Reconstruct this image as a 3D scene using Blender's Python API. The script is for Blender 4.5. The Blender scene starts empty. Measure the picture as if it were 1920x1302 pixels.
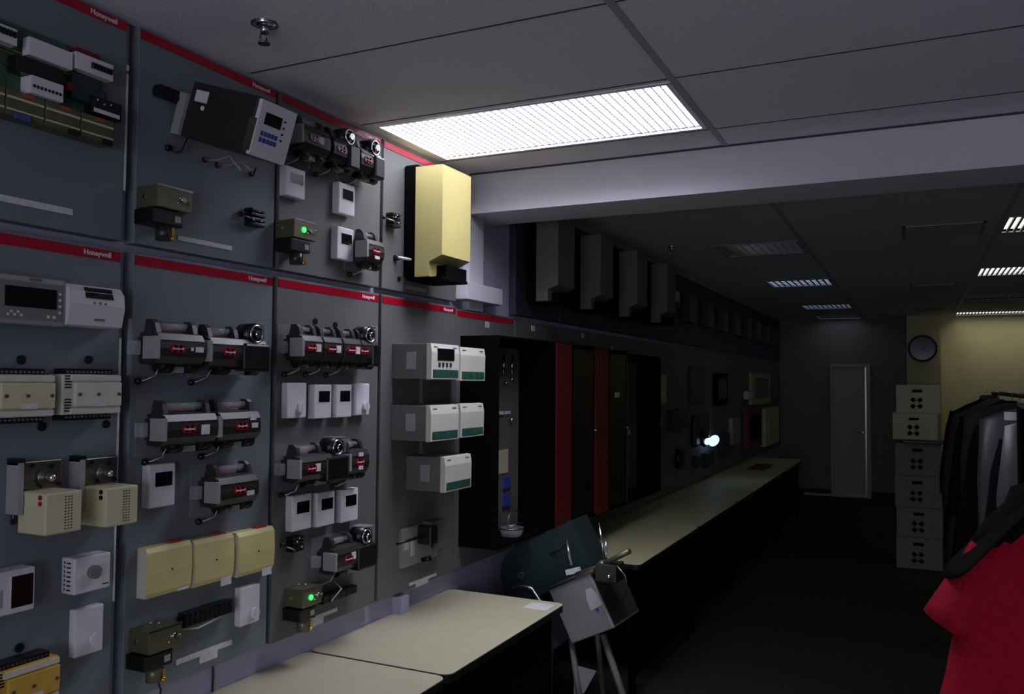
import bpy, bmesh, math, random
from mathutils import Vector, Matrix
random.seed(4)
S = bpy.context.scene
COL = S.collection
PI = math.pi

# ------------------------------------------------------------------ camera
cam_d = bpy.data.cameras.new('camera')
cam = bpy.data.objects.new('camera', cam_d); COL.objects.link(cam)
cam.location = (1.93, 0, 1.69)
_y, _p, _r = 0.4465, 0.04143, 0.00766
F = Vector((-math.sin(_y)*math.cos(_p), math.cos(_y)*math.cos(_p), math.sin(_p)))
R0 = Vector((math.cos(_y), math.sin(_y), 0)); U0 = R0.cross(F)
R_ = R0*math.cos(_r) + U0*math.sin(_r); U_ = -R0*math.sin(_r) + U0*math.cos(_r)
cam.rotation_euler = Matrix((R_, U_, -F)).transposed().to_euler()
cam_d.sensor_width = 36; cam_d.lens = 36*1586.6/1920; cam_d.clip_start = .05
S.camera = cam
# ------------------------------------------------------------------ world and exposure
W = bpy.data.worlds.new('world'); S.world = W; W.use_nodes = True
W.node_tree.nodes['Background'].inputs[0].default_value = (.62, .63, .80, 1)   # cool daylight through the added window behind the camera
W.node_tree.nodes['Background'].inputs[1].default_value = 4.6
S.view_settings.view_transform = 'Standard'; S.view_settings.look = 'None'
S.view_settings.exposure = 0.22; S.view_settings.gamma = 1; S.view_settings.use_curve_mapping = False
NEAR_LAMP = 18.0        # emission of the lit ceiling lamp over the wall boards
FAR_LAMP = 1.9         # emission of the lit lamps far right

# ------------------------------------------------------------------ materials
def lin(c): return tuple((v/255/12.92 if v/255 <= .04045 else ((v/255+.055)/1.055)**2.4) for v in c)+(1,)
def mat(name, c, rough=.5, metal=0, noise=0, nscale=30, bump=0, emit=0, alpha=1, spec=.5, trans=0, ecol=None):
    m = bpy.data.materials.new(name); m.use_nodes = True; nt = m.node_tree; b = nt.nodes['Principled BSDF']
    b.inputs['Base Color'].default_value = lin(c); b.inputs['Roughness'].default_value = rough
    b.inputs['Metallic'].default_value = metal; b.inputs['Specular IOR Level'].default_value = spec
    b.inputs['Alpha'].default_value = alpha; b.inputs['Transmission Weight'].default_value = trans
    if emit: b.inputs['Emission Color'].default_value = lin(ecol or c); b.inputs['Emission Strength'].default_value = emit
    tc = nt.nodes.new('ShaderNodeTexCoord'); n = nt.nodes.new('ShaderNodeTexNoise')
    n.inputs['Scale'].default_value = nscale; n.inputs['Detail'].default_value = 4
    nt.links.new(tc.outputs['Object'], n.inputs['Vector'])
    if noise:
        r = nt.nodes.new('ShaderNodeValToRGB'); a = lin(c)
        r.color_ramp.elements[0].position = .3; r.color_ramp.elements[1].position = .7
        r.color_ramp.elements[0].color = tuple(v*(1-noise) for v in a[:3])+(1,)
        r.color_ramp.elements[1].color = tuple(min(1, v*(1+noise)) for v in a[:3])+(1,)
        nt.links.new(n.outputs['Fac'], r.inputs[0]); nt.links.new(r.outputs[0], b.inputs['Base Color'])
    if bump:
        bp = nt.nodes.new('ShaderNodeBump'); bp.inputs['Strength'].default_value = bump; bp.inputs['Distance'].default_value = .01
        nt.links.new(n.outputs['Fac'], bp.inputs['Height']); nt.links.new(bp.outputs[0], b.inputs['Normal'])
    return m
M = dict(
 wall=mat('lavender_wall_paint', (170, 167, 190), .8, noise=.04, nscale=6, bump=.1),
 beam=mat('beam_paint', (204, 203, 208), .8, noise=.03, nscale=5, bump=.08),
 farwall=mat('shaded_far_wall_paint', (128, 127, 112), .8, noise=.04, nscale=4, bump=.08),
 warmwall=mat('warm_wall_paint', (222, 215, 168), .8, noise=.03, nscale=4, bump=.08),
 floor=mat('dark_carpet', (52, 56, 46), .98, noise=.25, nscale=220, bump=.5, spec=.05),
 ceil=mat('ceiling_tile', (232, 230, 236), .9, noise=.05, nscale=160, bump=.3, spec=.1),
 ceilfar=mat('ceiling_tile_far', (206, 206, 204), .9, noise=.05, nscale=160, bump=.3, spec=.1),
 tbar=mat('ceiling_tee_bar', (165, 165, 175), .5, spec=.3),
 seam=mat('ceiling_seam', (70, 68, 78), .9),
 board=mat('blue_grey_board', (112, 120, 124), .55, noise=.05, nscale=3, bump=.05, spec=.35),
 boardd=mat('grey_board', (100, 102, 98), .55, noise=.06, nscale=3, bump=.05, spec=.3),
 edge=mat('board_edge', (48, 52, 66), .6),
 red=mat('glossy_red_stripe', (168, 10, 38), .22, noise=.05, nscale=8, bump=.08),
 paper=mat('paper_label', (208, 208, 206), .8, noise=.12, nscale=90),
 white=mat('white_plastic', (214, 212, 214), .45, noise=.03, nscale=12),
 white2=mat('off_white_plastic', (206, 204, 190), .45, noise=.03, nscale=12),
 cream=mat('cream_plastic', (200, 196, 156), .5, noise=.04, nscale=9),
 beige=mat('beige_plastic', (212, 200, 138), .5, noise=.05, nscale=9),
 amber=mat('amber_plastic', (206, 166, 70), .5, noise=.05, nscale=9),
 yellow=mat('yellow_painted_metal', (180, 170, 108), .42, noise=.04, nscale=5),
 grey=mat('grey_plastic', (150, 150, 148), .5, noise=.06, nscale=12),
 midgrey=mat('mid_grey_metal', (104, 104, 100), .45, noise=.08, nscale=10),
 dkgrey=mat('dark_grey_plastic', (46, 46, 45), .35, noise=.12, nscale=14),
 farcover=mat('shaded_cover_paint', (112, 112, 106), .6, noise=.05, nscale=5, spec=.2),  # far copies of the yellow cover, dimness put into the colour
 blade=mat('grey_louver_blade', (118, 118, 122), .5),
 brown=mat('dark_brown_plastic', (42, 39, 35), .4, noise=.12, nscale=14),
 black=mat('black_plastic', (18, 18, 19), .35, noise=.15, nscale=20),
 matblack=mat('matt_black_metal', (6, 6, 6), .85, noise=.15, nscale=20, spec=.05),
 screen=mat('dark_screen', (16, 17, 18), .12),
 bezel=mat('grey_screen_bezel', (120, 122, 116), .25),
 lcd=mat('unlit_lcd', (92, 94, 78), .2),
 chrome=mat('chrome', (220, 220, 220), .18, 1),
 steel=mat('brushed_steel', (150, 148, 140), .35, 1, noise=.1, nscale=40),
 olive=mat('olive_plated_steel', (112, 110, 84), .38, .6, noise=.12, nscale=20),
 brass=mat('brass', (190, 160, 80), .3, 1),
 pcb=mat('circuit_green', (50, 84, 66), .5, noise=.3, nscale=60),
 dkgreen=mat('dark_green_enamel', (30, 48, 48), .35, noise=.1, nscale=10),
 blue=mat('blue_plastic', (60, 76, 150), .45),
 orange=mat('orange_tag', (176, 70, 40), .5),
 clear=mat('clear_acrylic', (200, 205, 205), .12, alpha=.28),
 green_led=mat('green_led', (40, 255, 80), .4, emit=3.0),
 glint=mat('blue_white_glint', (190, 215, 255), .4, emit=1.3),  # glow stands in for a reflection on a glossy dark device
 teal=mat('green_terminal_plug', (30, 84, 70), .4, noise=.2, nscale=60),
 table=mat('cream_laminate', (186, 182, 152), .42, noise=.03, nscale=14, bump=.02),
 tablef=mat('olive_laminate', (206, 204, 158), .5, noise=.03, nscale=14, bump=.02),
 tableedge=mat('black_table_edge', (20, 20, 20), .5),
 lens=mat('lamp_lens', (238, 238, 255), .6, emit=NEAR_LAMP, ecol=(236, 236, 255)),
 lensf=mat('far_lamp_lens', (245, 245, 250), .6, emit=FAR_LAMP, ecol=(255, 250, 235)),
 lens_sparkle=mat('unlit_lens_sparkle', (200, 215, 245), .6, emit=.75, ecol=(205, 220, 255)),  # unlit lamps; the faint glow stands in for reflections in the louvers
 louver=mat('white_louver', (235, 235, 240), .35),
 mirror=mat('mirror_louver', (150, 152, 158), .15, 1),
 cardboard=mat('lit_file_box_card', (205, 202, 172), .75, noise=.05, nscale=12),
 cardshade=mat('shaded_file_box_card', (138, 140, 136), .75, noise=.05, nscale=12),  # lower boxes: shade beside the rack put into a darker card
 hole=mat('hole_black', (6, 6, 6), .9),
 redcloth=mat('red_cloth', (158, 10, 40), .85, noise=.15, nscale=60, bump=.3, spec=.2),
 blackcloth=mat('black_cloth', (14, 14, 15), .9, noise=.2, nscale=60, bump=.3, spec=.1),
 greycloth=mat('dark_grey_cloth', (60, 60, 62), .85, noise=.2, nscale=40, bump=.3, spec=.2),
 film=mat('grey_garment_bag', (70, 71, 72), .4, noise=.1, nscale=8, bump=.5),
 door=mat('door_paint', (176, 172, 156), .5, noise=.04, nscale=3),
 frame=mat('frame_and_highlight_metal', (190, 190, 178), .25, .7),
 redpanel=mat('red_cabinet_paint', (104, 10, 13), .5, noise=.06, nscale=8),
 glass=mat('smoked_glass', (16, 15, 12), .35, spec=.15),
 dial=mat('clock_face', (52, 54, 57), .15),
 skirt=mat('baseboard_black', (14, 14, 14), .6),
)
# ------------------------------------------------------------------ mesh builder
class MB:
    def __init__(s): s.bm = bmesh.new(); s.mats = []
    def _mi(s, m):
        if m is None: return 0
        if m not in s.mats: s.mats.append(m)
        return s.mats.index(m)
    def _fin(s, vs, m, smooth=False):
        i = s._mi(m); fs = set()
        for v in vs:
            for f in v.link_faces: fs.add(f)
        for f in fs: f.material_index = i; f.smooth = smooth
    def box(s, x0, x1, y0, y1, z0, z1, bev=0, m=None, mtx=None):
        P = [Vector((x, y, z)) for x in (x0, x1) for y in (y0, y1) for z in (z0, z1)]
        if mtx: P = [mtx @ p for p in P]
        v = [s.bm.verts.new(p) for p in P]
        fs = [s.bm.faces.new([v[i] for i in q]) for q in ((0, 1, 3, 2), (4, 6, 7, 5), (0, 4, 5, 1), (2, 3, 7, 6), (0, 2, 6, 4), (1, 5, 7, 3))]
        bmesh.ops.recalc_face_normals(s.bm, faces=fs)
        i = s._mi(m)
        for f in fs: f.material_index = i
        if bev:
            es = list({e for f in fs for e in f.edges})
            r = bmesh.ops.bevel(s.bm, geom=es, offset=bev, segments=2, affect='EDGES', profile=.5)
            for f in r['faces']: f.material_index = i
        return s
    def prism(s, prof, a0, a1, axis='y', m=None, smooth=False):
        def P(u, w, a):
            return {'y': (u, a, w), 'x': (a, u, w), 'z': (u, w, a)}[axis]
        A = [s.bm.verts.new(P(u, w, a0)) for u, w in prof]; B = [s.bm.verts.new(P(u, w, a1)) for u, w in prof]
        n = len(prof); fs = [s.bm.faces.new([A[i], A[(i+1) % n], B[(i+1) % n], B[i]]) for i in range(n)]
        if smooth:
            for f in fs: f.smooth = True
        c = [s.bm.faces.new(A), s.bm.faces.new(B)]
        bmesh.ops.recalc_face_normals(s.bm, faces=fs+c)
        i = s._mi(m)
        for f in fs+c: f.material_index = i
        return s
    def cyl(s, p0, p1, r, seg=16, r2=None, m=None, smooth=True):
        p0 = Vector(p0); p1 = Vector(p1); d = (p1-p0); q = d.to_track_quat('Z', 'Y').to_matrix()
        r2 = r if r2 is None else r2
        A = []; B = []
        for k in range(seg):
            a = 2*PI*k/seg; o = Vector((math.cos(a), math.sin(a), 0))
            A.append(s.bm.verts.new(p0+q@(o*r))); B.append(s.bm.verts.new(p1+q@(o*r2)))
        fs = [s.bm.faces.new([A[k], A[(k+1) % seg], B[(k+1) % seg], B[k]]) for k in range(seg)]
        i = s._mi(m)
        for f in fs: f.smooth = smooth; f.material_index = i
        for c in (s.bm.faces.new(A[::-1]), s.bm.faces.new(B)): c.material_index = i
        return s
    def tube(s, pts, r, seg=8, m=None, closed=False):
        pts = [Vector(p) for p in pts]; n = len(pts); rings = []
        up = Vector((.3, .2, 1)).normalized()
        for k, p in enumerate(pts):
            a = pts[k-1] if (k > 0 or closed) else p; b = pts[(k+1) % n] if (k < n-1 or closed) else p
            t = (b-a).normalized(); x = t.cross(up)
            if x.length < .05: x = t.cross(Vector((1, 0, 0)))
            x.normalize(); y = t.cross(x)
            rings.append([s.bm.verts.new(p+(x*math.cos(2*PI*j/seg)+y*math.sin(2*PI*j/seg))*r) for j in range(seg)])
        i = s._mi(m)
        for k in range(n if closed else n-1):
            A = rings[k]; B = rings[(k+1) % n]
            for j in range(seg):
                f = s.bm.faces.new([A[j], A[(j+1) % seg], B[(j+1) % seg], B[j]]); f.smooth = True; f.material_index = i
        if not closed:
            for q in (rings[0][::-1], rings[-1]): s.bm.faces.new(q).material_index = i
        return s
    def ball(s, c, r, m=None, sc=(1, 1, 1), seg=14):
        g = bmesh.ops.create_uvsphere(s.bm, u_segments=seg, v_segments=seg//2+2, radius=r, matrix=Matrix.Translation(c) @ Matrix.Diagonal((*sc, 1)))
        s._fin(g['verts'], m, True); return s
    def torus(s, c, R, r, axis='x', seg=28, m=None):
        pts = []
        for k in range(seg):
            a = 2*PI*k/seg; u, w = R*math.cos(a), R*math.sin(a)
            pts.append(Vector(c)+Vector({'x': (0, u, w), 'y': (u, 0, w), 'z': (u, w, 0)}[axis]))
        return s.tube(pts, r, 6, m, closed=True)
    def loft(s, rings, m=None, cap=True):
        vs = [[s.bm.verts.new(p) for p in r] for r in rings]; n = len(rings[0]); i = s._mi(m); fs = []
        for a, b in zip(vs, vs[1:]):
            for j in range(n): fs.append(s.bm.faces.new([a[j], a[(j+1) % n], b[(j+1) % n], b[j]]))
        for f in fs: f.smooth = True
        if cap: fs += [s.bm.faces.new(vs[0][::-1]), s.bm.faces.new(vs[-1])]
        for f in fs: f.material_index = i
        bmesh.ops.recalc_face_normals(s.bm, faces=fs)
        return s
    def build(s, name, m=None, parent=None, label=None, loc=None, rot=None):
        me = bpy.data.meshes.new(name); s.bm.to_mesh(me); s.bm.free()
        if m is not None or not s.mats:
            me.materials.append(m if m else M['grey'])
            for f in me.polygons: f.material_index = 0
        else:
            for k in s.mats: me.materials.append(k)
        o = bpy.data.objects.new(name, me); COL.objects.link(o)
        if parent: o.parent = parent
        if loc: o.location = loc
        if rot: o.rotation_euler = rot
        if label: o['label'] = label
        return o
def thing(name, label, cat, loc=(0, 0, 0), group=None, rot=None):
    o = bpy.data.objects.new(name, None); COL.objects.link(o); o.location = loc; o.empty_display_size = .05
    if rot: o.rotation_euler = rot
    return tag(o, label, cat, group)
def tag(o, label, cat, group=None):
    o['label'] = label; o['category'] = cat
    if group: o['group'] = group
    return o
def struct(o): o['kind'] = 'structure'; return o
def bx(name, m, parent, *a, bev=0, label=None): return MB().box(*a, bev=bev).build(name, M[m], parent, label)
_tm = {}
def text(s, size, parent, loc, m='white', name='lettering', depth=.0006):
    key = (s, size)
    if key not in _tm:
        c = bpy.data.curves.new('lettering', 'FONT'); c.body = s; c.size = size; c.extrude = depth; c.align_x = 'CENTER'; c.align_y = 'CENTER'; c.offset = size*.02
        t = bpy.data.objects.new('t', c); COL.objects.link(t); dg = bpy.context.evaluated_depsgraph_get()
        me = bpy.data.meshes.new_from_object(t.evaluated_get(dg)); bpy.data.objects.remove(t)
        me.materials.clear(); me.materials.append(M[m]); _tm[key] = me
    o = bpy.data.objects.new(name, _tm[key]); COL.objects.link(o); o.parent = parent; o.location = loc
    o.rotation_euler = Matrix(((0, 0, 1), (1, 0, 0), (0, 1, 0))).to_euler()
    return o
def copytree(o, loc, label=None, group=None):
    r = o.copy(); COL.objects.link(r); r.location = loc
    if label: r['label'] = label
    if group: r['group'] = group
    def rec(a, b):
        for ch in list(a.children):
            c = ch.copy(); COL.objects.link(c); c.parent = b; rec(ch, c)
    rec(o, r); return r

# ------------------------------------------------------------------ the room
CZ = 2.69; FY = 13.75; RX = 4.4; BY = -2.6; WX = -.04
struct(MB().box(WX-.1, RX+.1, BY-.1, FY+.1, -.1, 0).build('floor', M['floor']))
struct(MB().box(WX-.1, WX, BY, FY, 0, CZ+.2).build('wall_left', M['wall']))
struct(MB().box(RX, RX+.1, BY, FY, 0, CZ+.2).build('wall_right', M['beam']))
w0, w1, w2, w3 = 1.0, 3.4, .25, 2.2          # unseen tall window added behind the camera, sized to light the ceiling
b = MB()
for a in ((WX-.1, w0, 0, CZ+.2), (w1, RX+.1, 0, CZ+.2), (w0, w1, 0, w2), (w0, w1, w3, CZ+.2)): b.box(a[0], a[1], BY-.1, BY, a[2], a[3])
struct(b.build('wall_back', M['beam']))
wn = struct(bpy.data.objects.new('added_window_1', None)); COL.objects.link(wn)
b = MB()
for a in ((w0, w1, w2, w2+.05), (w0, w1, w3-.05, w3), (w0, w0+.05, w2, w3), (w1-.05, w1, w2, w3), ((w0+w1)/2-.025, (w0+w1)/2+.025, w2, w3)): b.box(a[0], a[1], BY-.08, BY-.03, a[2], a[3])
b.build('added_window_frame', M['frame'], wn)
MB().box(w0-.03, w1+.03, BY-.1, BY+.08, w2-.03, w2).build('added_window_sill', M['farwall'], wn)
pl = bpy.data.lights.new('added_window_portal', 'AREA'); pl.shape = 'RECTANGLE'; pl.size = w1-w0; pl.size_y = w3-w2; pl.cycles.is_portal = True
po = bpy.data.objects.new('added_window_portal', pl); COL.objects.link(po); po.location = ((w0+w1)/2, BY-.11, (w2+w3)/2); po.rotation_euler = (PI/2, 0, 0)
w = MB().box(WX-.1, 1.8, FY, FY+.1, 0, CZ+.2, m=M['farwall']).box(1.8, RX+.1, FY, FY+.1, 0, CZ+.2, m=M['warmwall'])  # one wall; left part darker, the pilaster's shade put into its colour
struct(w.build('wall_far'))
struct(MB().box(1.80, 2.235, 13.45, FY, 0, CZ).build('trim_1', M['warmwall']))      # pilaster with the clock
struct(MB().box(WX, RX, 3.55, 3.86, 2.495, CZ).build('trim_2', M['beam']))           # ceiling beam
struct(MB().box(WX, -.002, 3.56, 3.70, 2.035, 2.495).build('trim_3', M['beam']))          # pilaster under the beam
# lamps: (x0,x1,y0,y1,kind)
LAMPS = [(.03, 1.19, 2.73, 3.27, 'near')]
for y in (5.76, 8.20, 13.06): LAMPS.append((2.43, 3.61, y, y+.56, 'lit'))
LAMPS.append((2.43, 3.61, 10.64, 11.20, 'unlit_right'))
for y in (6.15, 8.45, 11.25, 13.1): LAMPS.append((.61, 1.18, y, y+.56, 'unlit' if y < 7 else 'dim'))  # the 'dim' ones are unlit too, glowing only to mimic reflections
def ceil(y0, y1, m, name):
    hs = [l for l in LAMPS if y0 < l[2] < y1]
    xs = sorted({WX, RX, *[l[0] for l in hs], *[l[1] for l in hs]}); ys = sorted({y0, y1, *[l[2] for l in hs], *[l[3] for l in hs]})
    b = MB()
    for i in range(len(xs)-1):
        for j in range(len(ys)-1):
            cx, cy = (xs[i]+xs[i+1])/2, (ys[j]+ys[j+1])/2
            if any(l[0] < cx < l[1] and l[2] < cy < l[3] for l in hs): continue
            b.box(xs[i], xs[i+1], ys[j], ys[j+1], CZ, CZ+.02)
    return struct(b.build(name, M[m]))
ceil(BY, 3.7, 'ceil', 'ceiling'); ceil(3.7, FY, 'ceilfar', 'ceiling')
struct(MB().box(WX-.1, RX+.1, BY-.1, FY+.1, CZ+.2, CZ+.3).build('ceiling', M['seam']))
g = MB()
def seam_x(y, x0, x1): g.box(x0, x1, y-.003, y+.003, CZ-.0015, CZ+.001, m=M['seam'])
for k in range(-7, 2):
    y = 2.69+.61*k
    seam_x(y, WX, RX) if (k % 2 == 0 or True) else None
for xx in (1.215, 2.435, 3.655): g.box(xx-.012, xx+.012, BY, 3.55, CZ-.003, CZ+.001, m=M['tbar'])
for xx in (1.215, 2.41, 3.63): g.box(xx-.012, xx+.012, 3.86, FY, CZ-.003, CZ+.001, m=M['tbar'])
g.box(WX, -.02, BY, 3.55, CZ-.02, CZ, m=M['tbar']).box(WX, 0, 3.86, FY, CZ-.02, CZ, m=M['tbar'])
g.box(0, RX, 3.545, 3.55, CZ-.008, CZ, m=M['seam'])
struct(g.build('trim_4'))
struct(MB().box(WX, RX, FY-.012, FY, 0, .1).build('baseboard_far', M['skirt']))
struct(MB().box(WX, WX+.012, BY, FY, 0, .1).build('baseboard_left', M['skirt']))
struct(MB().box(RX-.012, RX, BY, FY, 0, .1).build('baseboard_right', M['skirt']))
# far door
d = struct(bpy.data.objects.new('door_1', None)); COL.objects.link(d); d.location = (0, 0, 0)
MB().box(.78, 1.24, FY-.03, FY-.001, .03, 1.96, bev=.004).build('door_panel', M['door'], d)
fr = MB().box(.74, .78, FY-.06, FY, .0, 2.0).box(1.24, 1.30, FY-.06, FY, 0, 2.0).box(.78, 1.24, FY-.06, FY, 1.96, 2.0).box(.35, 1.3, FY-.05, FY, .0, .035)
fr.build('door_frame', M['door'], d)
MB().box(1.225, 1.245, FY-.066, FY-.06, .02, 1.95).box(.9, 1.24, FY-.056, FY-.05, .03, .04).build('door_edge_highlight', M['frame'], d)  # bright metal strips put in for the highlight along the door edge
MB().cyl((1.19, FY-.03, .98), (1.19, FY-.075, .98), .012).tube([(1.19, FY-.075, .98), (1.1, FY-.08, .98)], .01).build('door_handle', M['chrome'], d)
# ------------------------------------------------------------------ ceiling lamps
def lamp(x0, x1, y0, y1, kind, label, group=None):
    t = thing('ceiling_light', label, 'ceiling light', ((x0+x1)/2, (y0+y1)/2, CZ), group)
    w, h = (x1-x0)/2, (y1-y0)/2
    f = MB()
    for a in ((-w-.012, w+.012, -h-.012, -h+.006), (-w-.012, w+.012, h-.006, h+.012), (-w-.012, -w+.006, -h, h), (w-.006, w+.012, -h, h)): f.box(*a, -.004, .004)
    f.build('frame', M['tbar' if kind != 'near' else 'louver'], t)
    depth = .012 if kind == 'near' else (.008 if kind == 'dim' else .02)
    hs = MB()
    for a in ((-w-.002, w+.002, -h-.004, -h), (-w-.002, w+.002, h, h+.004), (-w-.004, -w, -h, h), (w, w+.004, -h, h)): hs.box(*a, .0, .09)
    hs.box(-w, w, -h, h, .086, .09); hs.build('housing', M['louver'], t)
    if kind in ('near', 'lit', 'dim'):
        MB().box(-w, w, -h, h, depth+.004, depth+.008).build('lens', M[{'near': 'lens', 'lit': 'lensf', 'dim': 'lens_sparkle'}[kind]], t)
    else:
        b = MB()
        for k in range(3):
            yy = -h+(k+.5)*2*h/3; b.cyl((-w+.02, yy, .07), (w-.02, yy, .07), .013)
        b.build('tube', M['louver'], t)
    g = MB()
    if kind == 'near': nx, ny, th, dep = 38, 18, .0014, .010
    elif kind == 'lit': nx, ny, th, dep = 30, 1, .007, .016
    elif kind == 'unlit_right': nx, ny, th, dep = 20, 3, .004, .045
    elif kind == 'dim': nx, ny, th, dep = 10, 6, .003, .006
    else: nx, ny, th, dep = 10, 10, .003, .045
    if kind in ('near', 'lit', 'unlit_right'):
        for i in range(1, nx): x = -w+2*w*i/nx; g.box(x-th, x+th, -h, h, .0, dep)
        for j in range(1, ny): y = -h+2*h*j/ny; g.box(-w, w, y-th*.7, y+th*.7, .0, dep)
    else:
        for i in range(nx+1):
            x = -w+2*w*i/nx; g.prism([(x-.001, 0), (x+.001, 0), (x+.010, dep), (x-.010, dep)], -h, h, 'y')
        for j in range(ny+1):
            y = -h+2*h*j/ny; g.prism([(y-.001, 0), (y+.001, 0), (y+.012, dep), (y-.012, dep)], -w, w, 'x')
    g.build('louver', M['blade' if kind == 'near' else ('mirror' if kind in ('unlit', 'dim') else ('grey'))], t)
    return t
LL = ['bright rectangular ceiling light over the wall boards, with a white egg-crate grid',
 'lit louvered ceiling light at the right edge, nearest of the slatted row', 'lit louvered ceiling light at right, middle one of the glowing slatted row',
 'lit louvered ceiling light at right, glowing just above the cream back wall', 'unlit ceiling light at right between two glowing slatted ones',
 'faint mirrored louver ceiling light past the beam, nearest and dimmest of its row', 'sparkling mirrored louver ceiling light, second from the beam',
 'sparkling mirrored louver ceiling light, third from the beam', 'small mirrored louver ceiling light closest to the far wall']
for l, lb in zip(LAMPS, LL): lamp(*l, lb, None if l[4] == 'near' else ('lit ceiling lights at right' if 'right' in lb else 'mirrored ceiling lights past the beam'))
# ceiling vents
for (y, dy, dx, lb) in ((5.85, .5, .47, 'dark air vent in the ceiling past the beam, nearest to the beam'), (9.35, .45, .42, 'dark air vent in the ceiling, middle of the three'), (12.1, .4, .36, 'dark air vent in the ceiling closest to the clock')):
    t = thing('ceiling_vent', lb, 'vent', (1.85+.24, y+dy/2, CZ), 'ceiling vents past the beam')
    f = MB()
    for a in ((-dx/2, dx/2, -dy/2, -dy/2+.02), (-dx/2, dx/2, dy/2-.02, dy/2), (-dx/2, -dx/2+.02, -dy/2, dy/2), (dx/2-.02, dx/2, -dy/2, dy/2)): f.box(*a, -.008, 0)
    f.build('frame', M['grey'], t); MB().box(-dx/2+.02, dx/2-.02, -dy/2+.02, dy/2-.02, -.002, 0).build('backing', M['hole'], t)
    f = MB()
    for k in range(5): yy = -dy/2+.06+k*(dy-.12)/4; f.prism([(yy, -.002), (yy+.03, -.012), (yy+.033, -.012), (yy+.004, -.002)], -dx/2+.02, dx/2-.02, 'x')
    f.build('slats', M['grey'], t)
# sprinklers
def sprinkler(x, y, r, lb):
    t = thing('fire_sprinkler', lb, 'sprinkler', (x, y, CZ))
    MB().cyl((0, 0, -.004), (0, 0, 0), r, 28).cyl((0, 0, -.008), (0, 0, -.004), r*.5, 20, r2=r*.9).build('escutcheon', M['chrome'], t)
    MB().cyl((0, 0, -.03), (0, 0, -.006), .011).build('nozzle', M['chrome'], t)
    MB().tube([(.012, 0, -.028), (.015, 0, -.042), (.004, 0, -.055)], .003).tube([(-.012, 0, -.028), (-.015, 0, -.042), (-.004, 0, -.055)], .003).build('yoke_arms', M['steel'], t)
    MB().cyl((0, 0, -.06), (0, 0, -.056), .017, 16).build('deflector', M['steel'], t)
sprinkler(.292, 1.80, .038, 'chrome fire sprinkler on a round dark plate in the near ceiling')
sprinkler(.32, 6.06, .035, 'tiny dark fire sprinkler in the unlit ceiling past the beam')

# ------------------------------------------------------------------ wall boards
def board(y0, y1, z0, z1, label, m='board', logo=True, group='display boards on the left wall', stripe=.026, tx=True):
    t = thing('display_board', label, 'display board', (WX, (y0+y1)/2, z0), group); w = (y1-y0)/2; h = z1-z0
    MB().box(0, -WX, -w, w, 0, h, bev=.002).build('panel', M[m], t)
    if logo:
        s = bx('red_stripe', 'red', t, -WX, -WX+.002, -w+.003, w-.004, h-stripe-.008, h-.008)
        if tx: text('Honeywell', .019, s, (-WX+.003, w-.075, h-.021-stripe*.0))
    return t
BP = [(.97, 1.59), (1.63, 2.185), (2.207, 2.80), (2.82, 3.425)]
LBL = ['first lower board at the left edge, holding cream controllers and a large wall controller', 'lower board with the three cream covers in a row, second from the left edge',
 'lower board with white thermostats in two rows, third from the left edge', 'lower board with the five green-trimmed controllers beside the black cabinet']
LBU = ['upper board at the left edge, holding circuit boards', 'upper board with the large dark box with a white keypad front', 'upper board with three white thermostats below dark actuators', 'upper board behind the tall yellow cover, next to the beam']
for (a, b), l1, l2 in zip(BP, LBL, LBU):
    k = BP.index((a, b))
    board(a, b, .82+(.004 if k == 1 else 0), 2.038, 'grey-blue '+l1 if k < 2 else 'grey '+l1, 'board' if k < 2 else 'boardd')
    board(a, b, 2.062, 2.668, 'grey-blue '+l2 if k < 2 else 'grey '+l2, 'board' if k < 2 else 'boardd', tx=k < 3)
board(3.433, 4.05, .82, 2.03, 'grey lower board with a short red stripe, half covered by the open black cabinet', 'boardd', tx=False)
y = 4.07; k = 0
while y < 13.5:
    board(y, y+.6, .745, 2.02, 'dark grey board of the lower row in the unlit far stretch past the black cabinets', 'boardd', False, 'unlit lower boards past the beam')
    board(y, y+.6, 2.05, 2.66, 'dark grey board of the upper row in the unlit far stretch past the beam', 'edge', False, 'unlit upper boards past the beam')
    y += .615
tag(MB().box(WX, .05, 3.44, 3.815, 2.075, 2.155, bev=.003).build('wall_ledge', M['beam']), 'short pale ledge on the wall under the end of the beam', 'ledge')
# paper strips and tags on boards
def strip(y0, y1, z, h, lb, dx=.0025, m='paper', extra=None):
    b = MB().box(0, dx, y0-y0, y1-y0, -h/2, h/2)
    if extra: a0, a1, hh = extra; b.box(0, dx, a0-y0, a1-y0, -h/2-hh, -h/2)
    o = b.build('paper_label', M[m]); o.location = (0, y0, z); tag(o, lb, 'label', 'paper labels on the boards')
    return o
strip(1.20, 1.44, 2.112, .016, 'long white paper label low on the upper board at the left edge')
strip(1.78, 1.994, 2.101, .014, 'white paper label under the round terminal block on the keypad board')
strip(1.81, 2.03, .877, .016, 'white paper label at the bottom of the board with three cream covers', extra=(1.90, 1.97, .022))
strip(2.40, 2.56, .852, .014, 'white paper label beside the lowest green-lit valve', extra=(2.40, 2.48, .022))
strip(3.05, 3.27, .838, .012, 'white paper label at the bottom of the board beside the black cabinet', extra=(3.10, 3.2, .016))
strip(2.99, 3.16, 2.085, .016, 'dull grey label in the shade under the tall yellow cover', m='grey')
strip(1.54, 1.585, .842, .015, 'white paper label at the lower corner of the left edge board')
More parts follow.
